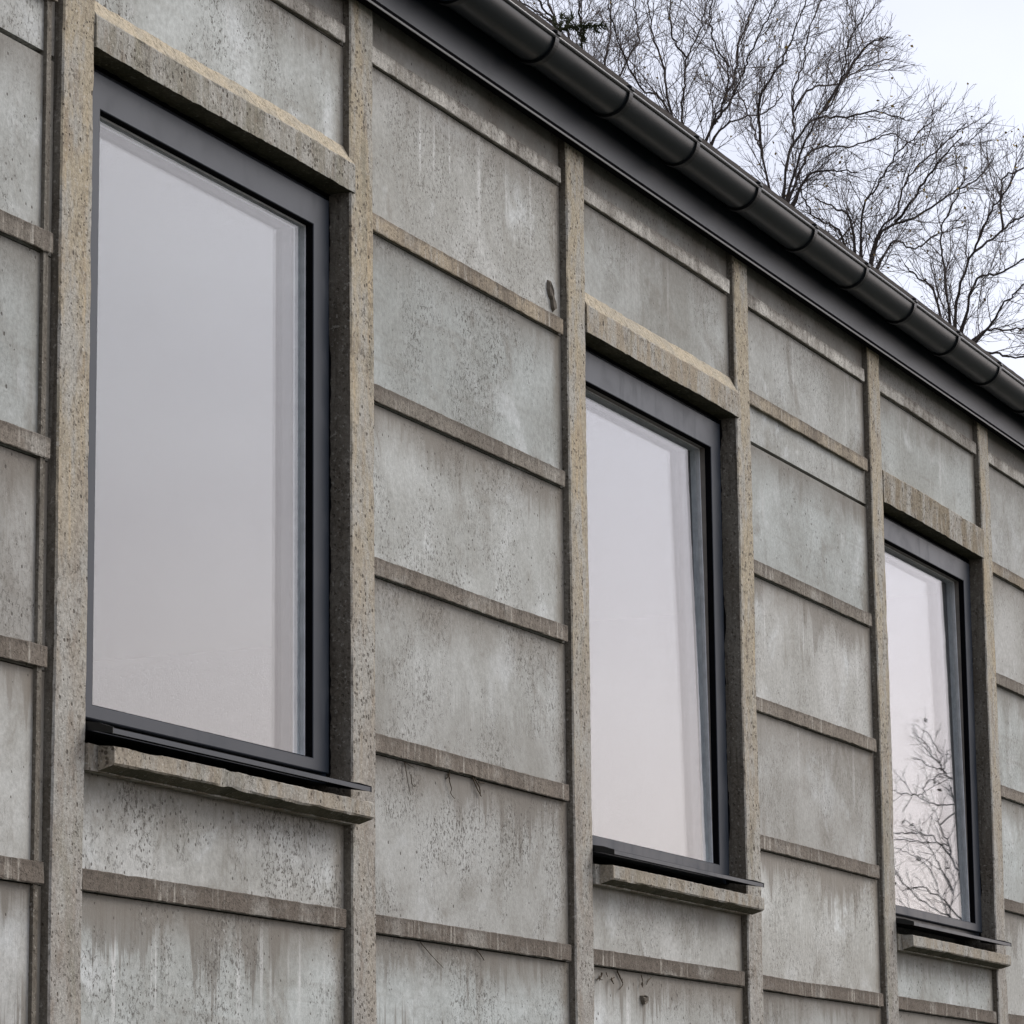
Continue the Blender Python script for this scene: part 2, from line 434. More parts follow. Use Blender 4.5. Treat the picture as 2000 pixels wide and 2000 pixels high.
def prism(name, prof, axis, a, b, mats, parent, org, seg=None, jit=0.0, smooth=False, mi_fn=None, seed=0.0, freq=22.0, caps=True, chip=0.0, warp=0.0):
    """closed 2-D profile swept along an axis ('x': profile is (y,z); 'z': profile is (x,y)); metres, world coordinates, stored relative to org.
    jit roughens every edge as cast concrete is, chip bites small pieces out of them, warp bends the whole piece a little"""
    L = b - a
    n = max(1, int(round(L / seg))) if seg else 1
    k = len(prof)
    cx = sum(p[0] for p in prof) / k
    cy = sum(p[1] for p in prof) / k
    vs, fs, mi = [], [], []
    for i in range(n + 1):
        s = a + L * i / n
        for j, (p, q) in enumerate(prof):
            if jit or chip or warp:
                e = noise.noise(Vector((s * freq, j * 7.31 + seed, seed * 1.7))) + 0.6 * noise.noise(Vector((s * freq * 3.1, j * 3.3 + seed, 4.2)))
                e2 = noise.noise(Vector((s * freq, j * 5.17 + seed + 50, seed * 0.7))) + 0.6 * noise.noise(Vector((s * freq * 3.1, j * 2.3 + seed, 9.2)))
                w1 = noise.noise(Vector((s * 1.5, seed, 1.0))) * warp
                w2 = noise.noise(Vector((s * 1.5, seed, 8.0))) * warp
                ch = noise.noise(Vector((s * 9.0, j * 11.0 + seed, 3.0)))
                bite = max(0.0, ch - 0.28) * chip
                d = math.hypot(cx - p, cy - q) or 1.0
                pp = p + e * jit + w1 + (cx - p) / d * bite
                qq = q + e2 * jit + w2 + (cy - q) / d * bite
            else:
                pp, qq = p, q
            v = (s, pp, qq) if axis == 'x' else (pp, qq, s)
            vs.append((v[0] - org[0], v[1] - org[1], v[2] - org[2]))
    for i in range(n):
        for j in range(k):
            j2 = (j + 1) % k
            fs.append((i * k + j, i * k + j2, (i + 1) * k + j2, (i + 1) * k + j))
            mi.append(mi_fn(j) if mi_fn else 0)
    if caps:
        fs.append(tuple(range(k)))
        fs.append(tuple(n * k + j for j in range(k))[::-1])
        mi += [0, 0]
    o = raw(name, vs, fs, mats, parent, org, mi, smooth)
    import bmesh
    bm = bmesh.new()
    bm.from_mesh(o.data)
    bmesh.ops.recalc_face_normals(bm, faces=bm.faces)
    bm.to_mesh(o.data)
    bm.free()
    return o


def rect(y0, y1, z0, z1, c=0.0):
    if c <= 0:
        return [(y0, z0), (y1, z0), (y1, z1), (y0, z1)]
    return [(y0 + c, z0), (y1, z0), (y1, z1), (y0 + c, z1), (y0, z1 - c), (y0, z0 + c)]


def ring(name, x0, x1, z0, z1, wl, wr, wb, wt, y0, y1, mats, parent, org, bev=0.0):
    """rectangular frame: outer rectangle x0..x1, z0..z1, member widths, depth y0 (front) to y1"""
    out = [(x0, z0), (x1, z0), (x1, z1), (x0, z1)]
    inn = [(x0 + wl, z0 + wb), (x1 - wr, z0 + wb), (x1 - wr, z1 - wt), (x0 + wl, z1 - wt)]
    vs, fs = [], []
    loops = [(out, y1), (out, y0 + bev), ([(x0 + bev, z0 + bev), (x1 - bev, z0 + bev), (x1 - bev, z1 - bev), (x0 + bev, z1 - bev)], y0),
             ([(p[0] + (-bev if i in (0, 3) else bev), p[1] + (-bev if i in (0, 1) else bev)) for i, p in enumerate(inn)], y0), (inn, y0 + bev), (inn, y1)]
    if bev == 0:
        loops = [(out, y1), (out, y0), (inn, y0), (inn, y1)]
    for lp, y in loops:
        for (x, z) in lp:
            vs.append((x - org[0], y - org[1], z - org[2]))
    nl = len(loops)
    for i in range(nl):
        i2 = (i + 1) % nl
        for j in range(4):
            j2 = (j + 1) % 4
            fs.append((i * 4 + j, i * 4 + j2, i2 * 4 + j2, i2 * 4 + j))
    o = raw(name, vs, fs, mats, parent, org)
    import bmesh
    bm = bmesh.new()
    bm.from_mesh(o.data)
    bmesh.ops.recalc_face_normals(bm, faces=bm.faces)
    bm.to_mesh(o.data)
    bm.free()
    return o


def box(name, x0, x1, y0, y1, z0, z1, mats, parent, org=None):
    return prism(name, [(y0, z0), (y1, z0), (y1, z1), (y0, z1)], 'x', x0, x1, mats, parent, org or (x0, y0, z0))


def tag(o, label, cat, group=None):
    o['label'] = label
    o['category'] = cat
    if group:
        o['group'] = group
    return o


def struct(o):
    o['kind'] = 'structure'
    return o


def reparent(child, parent):
    """parent keeps the child where it stands (parents are unrotated and unscaled)"""
    child.parent = parent
    child.location = Vector(child.location) - Vector(parent.location) if parent.parent is not None else child.location
    return child


# ------------------------------------------------------------------ ground
gs = 900.0
ground = raw('ground', [(-gs, -gs, 0), (gs, -gs, 0), (gs, gs, 0), (-gs, gs, 0)], [(0, 1, 2, 3)], M['ground'])
struct(ground)


# ------------------------------------------------------------------ the building
def X(u):
    return u * S


def Y(u):
    return u * S


def Z(u):
    return u * S + Z0


W = 0.0936          # post width
H = 0.3196          # height of a row of panels
B0, B1 = -1, 8      # bays
WINDOW_BAYS = (-1, 1, 3, 5, 7)
PY = 0.0165         # panel face behind the post face
LY = 0.0062          # ledge face

house = bpy.data.objects.new('concrete_building', None)
col.objects.link(house)
tag(house, 'low grey building of concrete posts and slabs with tall dark framed windows and black gutter', 'building')

rnd = random.Random(7)
ZTOP = Z(0.225)

for n in range(B0, B1 + 1):
    x0, x1, c = X(n), X(n + W), 0.004
    prof = [(x0 + c, 0.0), (x1 - c, 0.0), (x1, c), (x1, Y(0.12)), (x0, Y(0.12)), (x0, c)]
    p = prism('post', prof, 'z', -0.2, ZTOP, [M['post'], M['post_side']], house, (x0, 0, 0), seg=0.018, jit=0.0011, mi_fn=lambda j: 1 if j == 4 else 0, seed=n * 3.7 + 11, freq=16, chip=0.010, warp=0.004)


def wall_panel(n, ztop, zbot, stain, bright=1.0, runs=0.0, pit=1.0, dy=0.0, x1off=0.0, foot=0.0, soot=0.0):
    xa, xb = X(n + W + 0.0015), X(n + 1.0 - 0.0015 + x1off)
    o = prism('wall_panel', rect(Y(PY), Y(0.07), zbot, ztop - 0.003), 'x', xa, xb, M['panel'], house, (xa, Y(PY) + dy, ztop))
    o.color = (bright, stain, runs, pit)
    o['foot_stain'] = foot
    o['soot'] = soot
    return o


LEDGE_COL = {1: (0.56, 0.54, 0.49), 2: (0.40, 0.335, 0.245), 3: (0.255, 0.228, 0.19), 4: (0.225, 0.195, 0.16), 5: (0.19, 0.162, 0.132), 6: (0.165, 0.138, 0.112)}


def ledge(panel, n, z, k, colr=None, hh=0.033, yy=LY):
    xa, xb = X(n + W + 0.006), X(n + 1.0 - 0.012)
    y0, y1 = Y(yy), Y(PY) + 0.01
    prof = [(y0 + 0.0015, z), (y0 + 0.004, z + 0.003), (y1, z + 0.004), (y1, z + hh * S + 0.002), (y0 + 0.0015, z + hh * S), (y0, z + hh * S - 0.002), (y0, z + 0.002)]
    o = prism('drip_ledge', prof, 'x', xa, xb, M['ledge'], None, (xa, y0, z), seg=0.011, jit=0.0011, seed=n * 5.1 + k * 1.3, freq=30, chip=0.008, warp=0.004)
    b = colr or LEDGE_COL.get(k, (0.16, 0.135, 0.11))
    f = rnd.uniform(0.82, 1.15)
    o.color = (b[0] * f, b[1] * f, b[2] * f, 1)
    reparent(o, panel)
    return o


def lump(name, pts, depth, mat, parent, seed):
    """broken hollow: a rough shallow rim and sunk stones, a thin relief on the panel face (local x, z outline)"""
    r = random.Random(seed)
    cx = sum(p[0] for p in pts) / len(pts)
    cz = sum(p[1] for p in pts) / len(pts)
    vs, fs = [], []
    k = len(pts)
    for s, d in ((1.0, 0.002), (0.86, -depth), (0.55, -depth * 0.4), (0.28, -depth * 0.8)):
        for (x, z) in pts:
            vs.append((cx + (x - cx) * s * r.uniform(0.93, 1.05), d + r.uniform(-0.0015, 0.0015), cz + (z - cz) * s * r.uniform(0.93, 1.05)))
    for i in range(3):
        for j in range(k):
            j2 = (j + 1) % k
            fs.append((i * k + j, (i + 1) * k + j, (i + 1) * k + j2, i * k + j2))
    fs.append(tuple(3 * k + j for j in range(k)))
    o = raw(name, vs, fs, mat, parent)
    return o


LINT = {-1: (-0.190, -0.224, -0.277), 1: (-0.190, -0.224, -0.277), 3: (-0.197, -0.234, -0.292), 5: (-0.205, -0.216, -0.298), 7: (-0.2, -0.234, -0.295)}
FRAME_DZ = {-1: 0.0, 1: 0.0, 3: -0.022, 5: -0.020, 7: -0.02}
SILL_DZ = {-1: 0.0, 1: 0.0, 3: -0.019, 5: -0.032, 7: -0.032}
PANE_TILT = {-1: 0.0, 1: 0.0, 3: 0.75, 5: 0.75, 7: 0.4}
panels = {}
NROW = 10


def rowz(k):
    return Z(-(k - 1) * H)


for n in range(B0, B1):
    for k in range(1, NROW + 2):
        zt = ZTOP if k == 1 else rowz(k - 1)
        zb = max(rowz(k), -0.15)
        if zt < 0.0:
            continue
        win = n in WINDOW_BAYS
        if k == 1:
            st, br = 0.5, 0.85
        elif k <= 3:
            st, br = rnd.uniform(0.05, 0.25), rnd.uniform(0.88, 0.98)
        elif k <= 5:
            st, br = rnd.uniform(0.15, 0.45), rnd.uniform(0.93, 1.04)
        else:
            st, br = rnd.uniform(0.55, 1.0), rnd.uniform(0.96, 1.06)
        ru = rnd.uniform(0.0, 0.5)
        pit = rnd.uniform(0.55, 1.0) * (1.35 if n in (1, 2) else 0.8)
        if (n, k) == (2, 2): ru, st, pit = 0.9, 0.05, 0.7
        if (n, k) == (2, 4): st = 0.55
        if (n, k) == (2, 6): st = 0.8
        if (n, k) == (4, 3): st, br, pit = 0.45, 0.95, 0.3
        if (n, k) == (4, 4): st, ru = 0.5, 0.9
        if (n, k) == (4, 5): ru, br = 0.9, 0.86
        if (n, k) == (4, 2): ru = 0.8
        if (n, k) == (0, 5): br, st = 0.85, 0.3
        if (n, k) in ((1, 7), (3, 7), (0, 7)): st, ru = 1.0, 1.0
        soot_s = 0.9 if k == 1 else (0.45 if (n, k) in ((0, 5), (4, 5)) else rnd.choice((0, 0, 0, 0.2)))
        if (n, k) == (4, 5): br = 0.92
        if (n, k) == (4, 6): br = 1.08
        dy = rnd.uniform(-0.002, 0.002)
        br *= 1.17 * rnd.uniform(0.87, 1.13) if k > 1 else 1.0
        if (n, k) in ((2, 7), (0, 7)): foot_s = 1.0
        elif k in (5, 6, 7): foot_s = rnd.choice((0, 0, 0.35))
        else: foot_s = 0.0
        if not win:
            pn = wall_panel(n, zt - (0.008 if (n, k) in ((4, 3), (0, 3)) else 0.0), zb, st, br, ru, pit, dy, foot=foot_s, soot=soot_s)
            panels[(n, k)] = pn
            if k <= NROW and zb > 0:
                if (n, k) in ((4, 2), (0, 2)):
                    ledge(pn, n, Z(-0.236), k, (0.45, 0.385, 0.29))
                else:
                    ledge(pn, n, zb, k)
            continue
        top, slope, bot = LINT[n]
        sdz = SILL_DZ[n]
        if k == 1:
            pn = wall_panel(n, zt, zb, st, br, ru, pit, dy, foot=foot_s, soot=soot_s)
            panels[(n, k)] = pn
            ledge(pn, n, zb, k)
        elif k == 2:
            pn = wall_panel(n, zt, Z(top - 0.03), st, br, ru, pit, dy, foot=foot_s, soot=soot_s)
            panels[(n, k)] = pn
        elif k == 6:
            pn = wall_panel(n, Z(-1.405 + sdz), zb, 0.35, br, ru, pit, dy)
            panels[(n, k)] = pn
            ledge(pn, n, zb, k)
        elif k > 6:
            pn = wall_panel(n, zt, zb, st, br, ru, pit, dy, foot=foot_s, soot=soot_s)
            panels[(n, k)] = pn
            if k <= NROW and zb > 0:
                ledge(pn, n, zb, k)

    if n in WINDOW_BAYS:
        top, slope, bot = LINT[n]
        dz, sdz = FRAME_DZ[n], SILL_DZ[n]
        # lintel
        ya = -0.003 * S
        prof = [(ya, Z(bot)), (Y(0.115), Z(bot)), (Y(0.115), Z(top)), (Y(PY) - 0.001, Z(top)), (ya + 0.002, Z(slope) + 0.002), (ya, Z(slope) - 0.002)]
        tan = n == 5
        lo = prism('lintel', prof, 'x', X(n + W + 0.001), X(n + 1.010), [M['coarse'], M['dark_olive'], M['slope']], mi_fn=lambda j: {0: 1, 3: 2}.get(j, 0), parent=house, org=(X(n + W), ya, Z(bot)), seg=0.011, jit=0.0016, seed=n * 9.1 + 2, freq=26, chip=0.013, warp=0.004)
        lo.color = (0.37, 0.315, 0.235, 1) if not tan else (0.23, 0.19, 0.13, 1)
        if n == 1:
            lo.color = (0.275, 0.262, 0.218, 1)
        # concrete sill: body between the posts and a nose in front of them
        zt, zb_ = Z(-1.380 + sdz), Z(-1.409 + sdz)
        yn = Y(-0.034)
        sill = prism('window_sill', [(Y(-0.004), zb_ - 0.012), (Y(0.10), zb_ - 0.012), (Y(0.10), zt + 0.010), (Y(-0.004), zt + 0.003)], 'x', X(n + W + 0.001), X(n + 0.999), [M['coarse']], house, (X(n + W), Y(0), zb_), seg=0.02, jit=0.001, seed=n * 2.2 + 5, chip=0.004)
        nose = prism('sill_nose', [(yn + 0.004, zb_), (Y(-0.0045), zb_ - 0.010), (Y(-0.0045), zt + 0.002), (yn + 0.002, zt), (yn, zt - 0.003), (yn, zb_ + 0.004)], 'x', X(n + W + 0.028), X(n + 1.016), [M['coarse'], M['dark_olive']], None, (X(n + W), yn, zb_), mi_fn=lambda j: 1 if j == 0 else 0, seg=0.010, jit=0.0012, seed=n * 4.4 + 1, freq=26, chip=0.014, warp=0.004)
        sill.color = (0.25, 0.215, 0.17, 1)
        nose.color = (0.36, 0.315, 0.25, 1)
        reparent(nose, sill)
        # window: outer frame is the part, the rest hangs on it
        xo0, xo1, zo0, zo1 = X(n + W + 0.001), X(n + 0.9985), Z(-1.345 + dz), Z(bot) - 0.003
        xi0, xi1, zi0, zi1 = X(n + 0.170), X(n + 0.9155), Z(-1.308 + dz), Z(-0.354 + dz)
        yf = Y(0.034)
        win_o = ring('window', xo0, xo1, zo0, zo1, 0.034, 0.034, 0.026, 0.026, yf + 0.020, yf + 0.095, M['frame'], house, (xo0, yf, zo0), 0.0015)
        sash = ring('sash_frame', xo0 + 0.028, xo1 - 0.028, zo0 + 0.020, zo1 - 0.020, xi0 - xo0 - 0.028, xo1 - 0.028 - xi1, zi0 - zo0 - 0.020, zo1 - 0.020 - zi1, yf, yf + 0.04, M['frame'], None, (xo0, yf, zo0), 0.002)
        reparent(sash, win_o)
        yg = yf + 0.0195
        gk = ring('gasket', xi0 - 0.02, xi1 + 0.02, zi0 - 0.02, zi1 + 0.02, 0.0209, 0.0209, 0.0209, 0.0209, yf + 0.0015, yg, M['black'], None, (xi0, yf, zi0))
        reparent(gk, win_o)
        li = ring('sash_liner', xi0 - 0.03, xi1 + 0.03, zi0 - 0.03, zi1 + 0.03, 0.0308, 0.0308, 0.0308, 0.0308, yg + 0.0005, yg + 0.085, M['liner'], None, (xi0, yf, zi0))
        reparent(li, win_o)
        # insulated glass unit, origin on its lower edge so that it can lean inwards
        org = (xi0, yg, zi0)
        gx0, gx1, gz0, gz1 = xi0 + 0.0005, xi1 - 0.0005, zi0 + 0.0005, zi1 - 0.0005
        parts = [box('glass_pane', gx0 + 0.0042, gx1 - 0.0042, yg + 0.001, yg + 0.005, gz0 + 0.0042, gz1 - 0.0042, M['pane'], None, org),
                 box('inner_glass_pane', gx0 + 0.001, gx1 - 0.001, yg + 0.030, yg + 0.034, gz0 + 0.001, gz1 - 0.001, M['pane_inner'], None, org)]
        for (ya_, yb_, mm) in ((0.0002, 0.0125, M['spacer_white']), (0.0130, 0.0215, M['spacer']), (0.0220, 0.0295, M['spacer'])):
            q = 0.004 if mm is M['spacer_white'] else 0.0045
            parts.append(ring('glass_spacer', gx0, gx1, gz0, gz1, q, q, q, q, yg + ya_, yg + yb_, mm, None, org))
        for q in parts:
            reparent(q, win_o)
            q.rotation_euler.x = -math.radians(PANE_TILT[n])
        # bent metal sill flashing
        fz, yl = Z(-1.357 + {1: 0.0, 3: -0.014, 5: -0.025}.get(n, 0.0)), Y(-0.045)
        th = 0.003
        yb2 = yf + 0.012
        fl = prism('sill_flashing', [(yl, fz - 0.010), (yl + th, fz - 0.010), (yl + th, fz - th), (yb2, fz + 0.016), (yb2, fz + 0.016 + th), (yl, fz)], 'x', X(n + W + 0.003), X(n + 0.981), [M['frame']], None, (X(n + W), yl, fz))
        reparent(fl, win_o)
        for xe in (X(n + W + 0.0015), X(n + 0.981)):
            ec = prism('flashing_end_cap', [(yl - 0.001, fz - 0.011), (yl + 0.006, fz - 0.009), (yb2 - 0.002, fz + 0.008), (yb2 - 0.002, fz + 0.026), (yl + 0.03, fz + 0.012), (yl - 0.001, fz + 0.002)], 'x', xe, xe + 0.003, [M['strap']], None, (xe, yl, fz))
            reparent(ec, win_o)
        # ragged black foam seal in the joint beside and above the frame
        vs, fs = [], []
        rr = random.Random(n + 40)
        m_ = 110
        for i in range(m_ + 1):
            z = zo0 + (zo1 - zo0) * i / m_
            e = 0.006 + 0.006 * abs(noise.noise(Vector((z * 24, n, 2)))) + rr.uniform(0, 0.0025)
            e += 0.012 * max(0, noise.noise(Vector((z * 5.0, n * 3, 6))) - 0.1)
            for (x_, y_) in ((xo1 - 0.003, yf + 0.019), (xo1 + 0.0019, yf + 0.019 - e), (xo1 + 0.0019, yf + 0.04), (xo1 - 0.003, yf + 0.04)):
                vs.append((x_ - xo0, y_ - yf, z - zo0))
        for i in range(m_):
            for j in range(4):
                j2 = (j + 1) % 4
                fs.append((i * 4 + j, i * 4 + j2, i * 4 + 4 + j2, i * 4 + 4 + j))
        se = raw('foam_seal', vs, fs, M['black'], None, (xo0, yf, zo0))
        reparent(se, win_o)
        vs, fs = [], []
        for i in range(m_ + 1):
            x = xo0 + (xo1 - xo0) * i / m_
            e = 0.005 + 0.006 * abs(noise.noise(Vector((x * 24, n, 12)))) + rr.uniform(0, 0.002)
            for (y_, z_) in ((yf + 0.019, zo1 - 0.003), (yf + 0.019 - e, zo1 + 0.0022), (yf + 0.04, zo1 + 0.0022), (yf + 0.04, zo1 - 0.003)):
                vs.append((x - xo0, y_ - yf, z_ - zo0))
        for i in range(m_):
            for j in range(4):
                j2 = (j + 1) % 4
                fs.append((i * 4 + j, i * 4 + j2, i * 4 + 4 + j2, i * 4 + 4 + j))
        se = raw('foam_seal', vs, fs, M['black'], None, (xo0, yf, zo0))
        reparent(se, win_o)

# mortar strip beside the first post and broken spots
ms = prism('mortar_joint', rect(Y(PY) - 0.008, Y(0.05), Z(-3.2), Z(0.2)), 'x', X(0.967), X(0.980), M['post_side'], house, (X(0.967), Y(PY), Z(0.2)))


def chip_on(panel, pts, depth, seed):
    q = [(x * S - panel.location.x, z * S + Z0 - panel.location.z) for x, z in pts]
    o = lump('broken_spot', q, depth, M['chip'], panel, seed)
    o.location = (0, -0.0025, 0)
    return o


chip_on(panels[(2, 2)], [(2.929, -0.216), (2.938, -0.213), (2.946, -0.226), (2.953, -0.233), (2.957, -0.248), (2.966, -0.258), (2.968, -0.272), (2.958, -0.279), (2.948, -0.272), (2.945, -0.256), (2.934, -0.250), (2.927, -0.236)], 0.006, 3)
panels[(2, 2)].children[-1]['label'] = 'dark broken spot near the right edge of the slab'

# eaves: fascia, drip trim, gutter with straps, roof
xa, xb = X(B0) - 0.15, X(B1 + W) + 0.15
fy = Y(-0.020)
prism('fascia', [(fy, Z(0.1005)), (-0.003, Z(0.1005)), (-0.003, Z(0.245)), (fy, Z(0.245))], 'x', xa, xb, [M['fascia']], house, (xa, fy, Z(0.1)))
tr = prism('drip_trim', [(fy - 0.009, Z(0.0853)), (fy - 0.0065, Z(0.0853)), (fy - 0.0065, Z(0.0895)), (fy - 0.009, Z(0.0895))], 'x', xa, xb, [M['trim']], house, (xa, fy, Z(0.09)))
q = prism('groove_shade', [(fy - 0.0062, Z(0.0885)), (-0.006, Z(0.0885)), (-0.006, Z(0.1003)), (fy - 0.003, Z(0.1003)), (fy - 0.003, Z(0.0905)), (fy - 0.0062, Z(0.0905))], 'x', xa, xb, [M['black']], None, (xa, fy, Z(0.09)))  # solid black strip in place of the shade under the fascia
reparent(q, tr)
R_, gy, gz = 0.0455 * S, Y(-0.0700), Z(0.2062)
th = 0.0015
prof = []
NA = 26
for i in range(NA + 1):
    a = math.pi * i / NA
    prof.append((gy - R_ * math.cos(a), gz - R_ * math.sin(a)))
back_y = gy + R_
prof.append((back_y, gz + 0.02))
prof.append((back_y - th, gz + 0.02))
for i in range(NA, -1, -1):
    a = math.pi * i / NA
    prof.append((gy - (R_ - th) * math.cos(a), gz - (R_ - th) * math.sin(a)))
gut = prism('gutter', prof, 'x', xa, xb, [M['gutter']], house, (xa, gy, gz), seg=0.35, jit=0.0, smooth=True, seed=3, warp=0.0016)
lip = prism('gutter_lip', [(gy - R_ - 0.002 + 0.0052 * math.cos(2 * math.pi * i / 12), gz + 0.0005 + 0.0052 * math.sin(2 * math.pi * i / 12)) for i in range(12)], 'x', xa, xb, [M['lip']], None, (xa, gy, gz), smooth=True)
reparent(lip, gut)
for i in range(-7, 16):
    xc = X(2.285 + 0.3935 * i)
    if xc < xa or xc > xb:
        continue
    ri, ro, hw = R_ + 0.0004, R_ + 0.0062, 0.0115
    prof = []
    for j in range(NA + 1):
        a = math.pi * j / NA
        prof.append((gy - ro * math.cos(a), gz - ro * math.sin(a)))
    for j in range(NA, -1, -1):
        a = math.pi * j / NA
        prof.append((gy - ri * math.cos(a), gz - ri * math.sin(a)))
    vs, fs = [], []
    k = len(prof)
    for dx in (-hw, hw):
        for (p, q) in prof:
            vs.append((dx, p - gy, q - gz))
    for j in range(k):
        j2 = (j + 1) % k
        fs.append((j, j2, k + j2, k + j))
    half = NA + 1
    for j in range(NA):
        a1, a2, b1, b2 = j, j + 1, k - 1 - j, k - 2 - j
        fs.append((a1, a2, b2, b1))
        fs.append((k + a1, k + b1, k + b2, k + a2))
    # curl over the lip and the nose above it
    c0 = len(vs)
    q = [(-R_ - 0.0045, 0.0), (-R_ - 0.0120, 0.004), (-R_ - 0.0120, 0.012), (-R_ - 0.004, 0.017), (-R_ + 0.010, 0.015), (-R_ + 0.010, 0.0125), (-R_ - 0.003, 0.0135), (-R_ - 0.0098, 0.010), (-R_ - 0.0098, 0.005), (-R_ - 0.0036, 0.002)]
    for dx in (-hw, hw):
        for (p, z_) in q:
            vs.append((dx, p, z_))
    kq = len(q)
    for j in range(kq):
        j2 = (j + 1) % kq
        fs.append((c0 + j, c0 + j2, c0 + kq + j2, c0 + kq + j))
    for j in range(kq // 2 - 1):
        a1, a2, b1, b2 = j, j + 1, kq - 1 - j, kq - 2 - j
        fs.append((c0 + a1, c0 + a2, c0 + b2, c0 + b1))
        fs.append((c0 + kq + a1, c0 + kq + b1, c0 + kq + b2, c0 + kq + a2))
    br = raw('gutter_bracket', vs, fs, M['strap'], gut, (xc - xa, 0, 0))
# roof: two slopes of dark tiles, ridge along the wall
depth, pitch = 7.0, math.radians(26)
ey, ez = Y(-0.082), Z(0.2540)
ym = depth / 2
rz = ez + (ym - ey) * math.tan(pitch)
roof_prof = [(ey, ez), (ym, rz), (ym, rz - 0.05), (ey + 0.02, ez - 0.014), (ey, ez - 0.014)]
rf = prism('roof', roof_prof, 'x', xa - 0.1, xb + 0.1, [M['roof']], house, (xa, ey, ez), seg=0.05, jit=0.0012, seed=8, freq=20)
prism('roof', [(depth - ey, ez), (depth - ey, ez - 0.04), (ym + 0.003, rz - 0.05), (ym + 0.003, rz)], 'x', xa - 0.1, xb + 0.1, [M['roof']], house, (xa, ym, ez))
# the rest of the shell
bx0, bx1 = X(B0) + 0.004, X(B1 + W) - 0.004
box('back_wall', bx0, bx1, depth - 0.2, depth, -0.1, ez + 0.03, M['panel'], house, (bx0, depth, ez))
for xs in (bx0, bx1 - 0.2):
    vs = [(xs, Y(0.125), -0.1), (xs, depth - 0.203, -0.1), (xs, depth - 0.203, ez), (xs, ym, rz - 0.10), (xs, Y(0.125), ez - 0.02)]
    vs += [(v[0] + 0.2, v[1], v[2]) for v in vs]
    fs = [(0, 1, 2, 3, 4), (9, 8, 7, 6, 5)] + [(j, 5 + j, 5 + (j + 1) % 5, (j + 1) % 5) for j in range(5)]
    o = raw('gable_wall', vs, fs, M['panel'], house)
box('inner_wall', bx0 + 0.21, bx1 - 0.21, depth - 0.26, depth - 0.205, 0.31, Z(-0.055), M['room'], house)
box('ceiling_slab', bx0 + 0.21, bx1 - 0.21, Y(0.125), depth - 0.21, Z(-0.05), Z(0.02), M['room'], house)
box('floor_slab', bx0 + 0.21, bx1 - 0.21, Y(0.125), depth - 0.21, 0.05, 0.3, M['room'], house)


# ------------------------------------------------------------------ trees
class Twigs:
    def __init__(self):
        self.v, self.f, self.nv = [], [], 0

    def tube(self, pts, r0, r1, k):
        pts = np.asarray(pts, float)
        n = len(pts)
        d = np.gradient(pts, axis=0)
        d /= np.linalg.norm(d, axis=1)[:, None] + 1e-12
        ref = np.array((0.3, 0.2, 0.9)) if abs(d[0, 2]) < 0.8 else np.array((1.0, 0.1, 0.0))
        a = np.cross(d, ref)
        a /= np.linalg.norm(a, axis=1)[:, None] + 1e-12
        b = np.cross(d, a)
        r = (np.asarray(r0) if np.ndim(r0) else np.linspace(r0, r1, n))[:, None]
        ang = 2 * np.pi * np.arange(k) / k
        vs = (pts[:, None, :] + r[:, None, :] * (np.cos(ang)[None, :, None] * a[:, None, :] + np.sin(ang)[None, :, None] * b[:, None, :])).reshape(-1, 3)
        i = np.arange(n - 1)[:, None] * k
        j = np.arange(k)[None, :]
        j2 = (j + 1) % k
        fs = np.stack([i + j, i + j2, i + k + j2, i + k + j], -1).reshape(-1, 4) + self.nv
        self.v.append(vs)
        self.f.append(fs)
        self.nv += len(vs)

    def leaf(self, p, size, rg):
        d = rg.normal(size=3)
        d /= np.linalg.norm(d)
        e = np.cross(d, rg.normal(size=3))
        e /= np.linalg.norm(e)
        q = np.cross(d, e)
        a, b = size, size * 0.38
        vs = np.array([p, p + d * a * .5 + e * b + q * a * .12, p + d * a, p + d * a * .5 - e * b + q * a * .12])
        self.v.append(vs)
        self.f.append(np.array([[self.nv, self.nv + 1, self.nv + 2, self.nv + 3]]))
        self.nv += 4

    def build(self, name, mat, parent, org):
        if not self.v:
            return None
        v = np.concatenate(self.v) - np.array(org)
        f = np.concatenate(self.f)
        me = bpy.data.meshes.new(name)
        me.vertices.add(len(v))
        me.vertices.foreach_set('co', v.astype(np.float32).ravel())
        me.loops.add(f.size)
        me.loops.foreach_set('vertex_index', f.astype(np.int32).ravel())
        me.polygons.add(len(f))
        me.polygons.foreach_set('loop_start', (np.arange(len(f)) * 4).astype(np.int32))
        me.polygons.foreach_set('loop_total', np.full(len(f), 4, np.int32))
        me.update(calc_edges=True)
        return link(name, me, mat, parent)


def wander(p, d, L, n, bend, rg, trop):
    pts = [np.array(p)]
    d = np.array(d, float)
    for i in range(n):
        d = d + rg.normal(size=3) * bend + trop * 0.06
        d /= np.linalg.norm(d)
        pts.append(pts[-1] + d * L / n)
    return np.array(pts)


def smooth_line(pts, n):
    pts = np.asarray(pts, float)
    t = np.linspace(0, len(pts) - 1, n)
    out = []
    for s in t:
        i = min(int(s), len(pts) - 2)
        u = s - i
        p0, p1, p2, p3 = pts[max(i - 1, 0)], pts[i], pts[i + 1], pts[min(i + 2, len(pts) - 1)]
        out.append(0.5 * ((2 * p1) + (-p0 + p2) * u + (2 * p0 - 5 * p1 + 4 * p2 - p3) * u * u + (-p0 + 3 * p1 - 3 * p2 + p3) * u ** 3))
    return np.array(out)


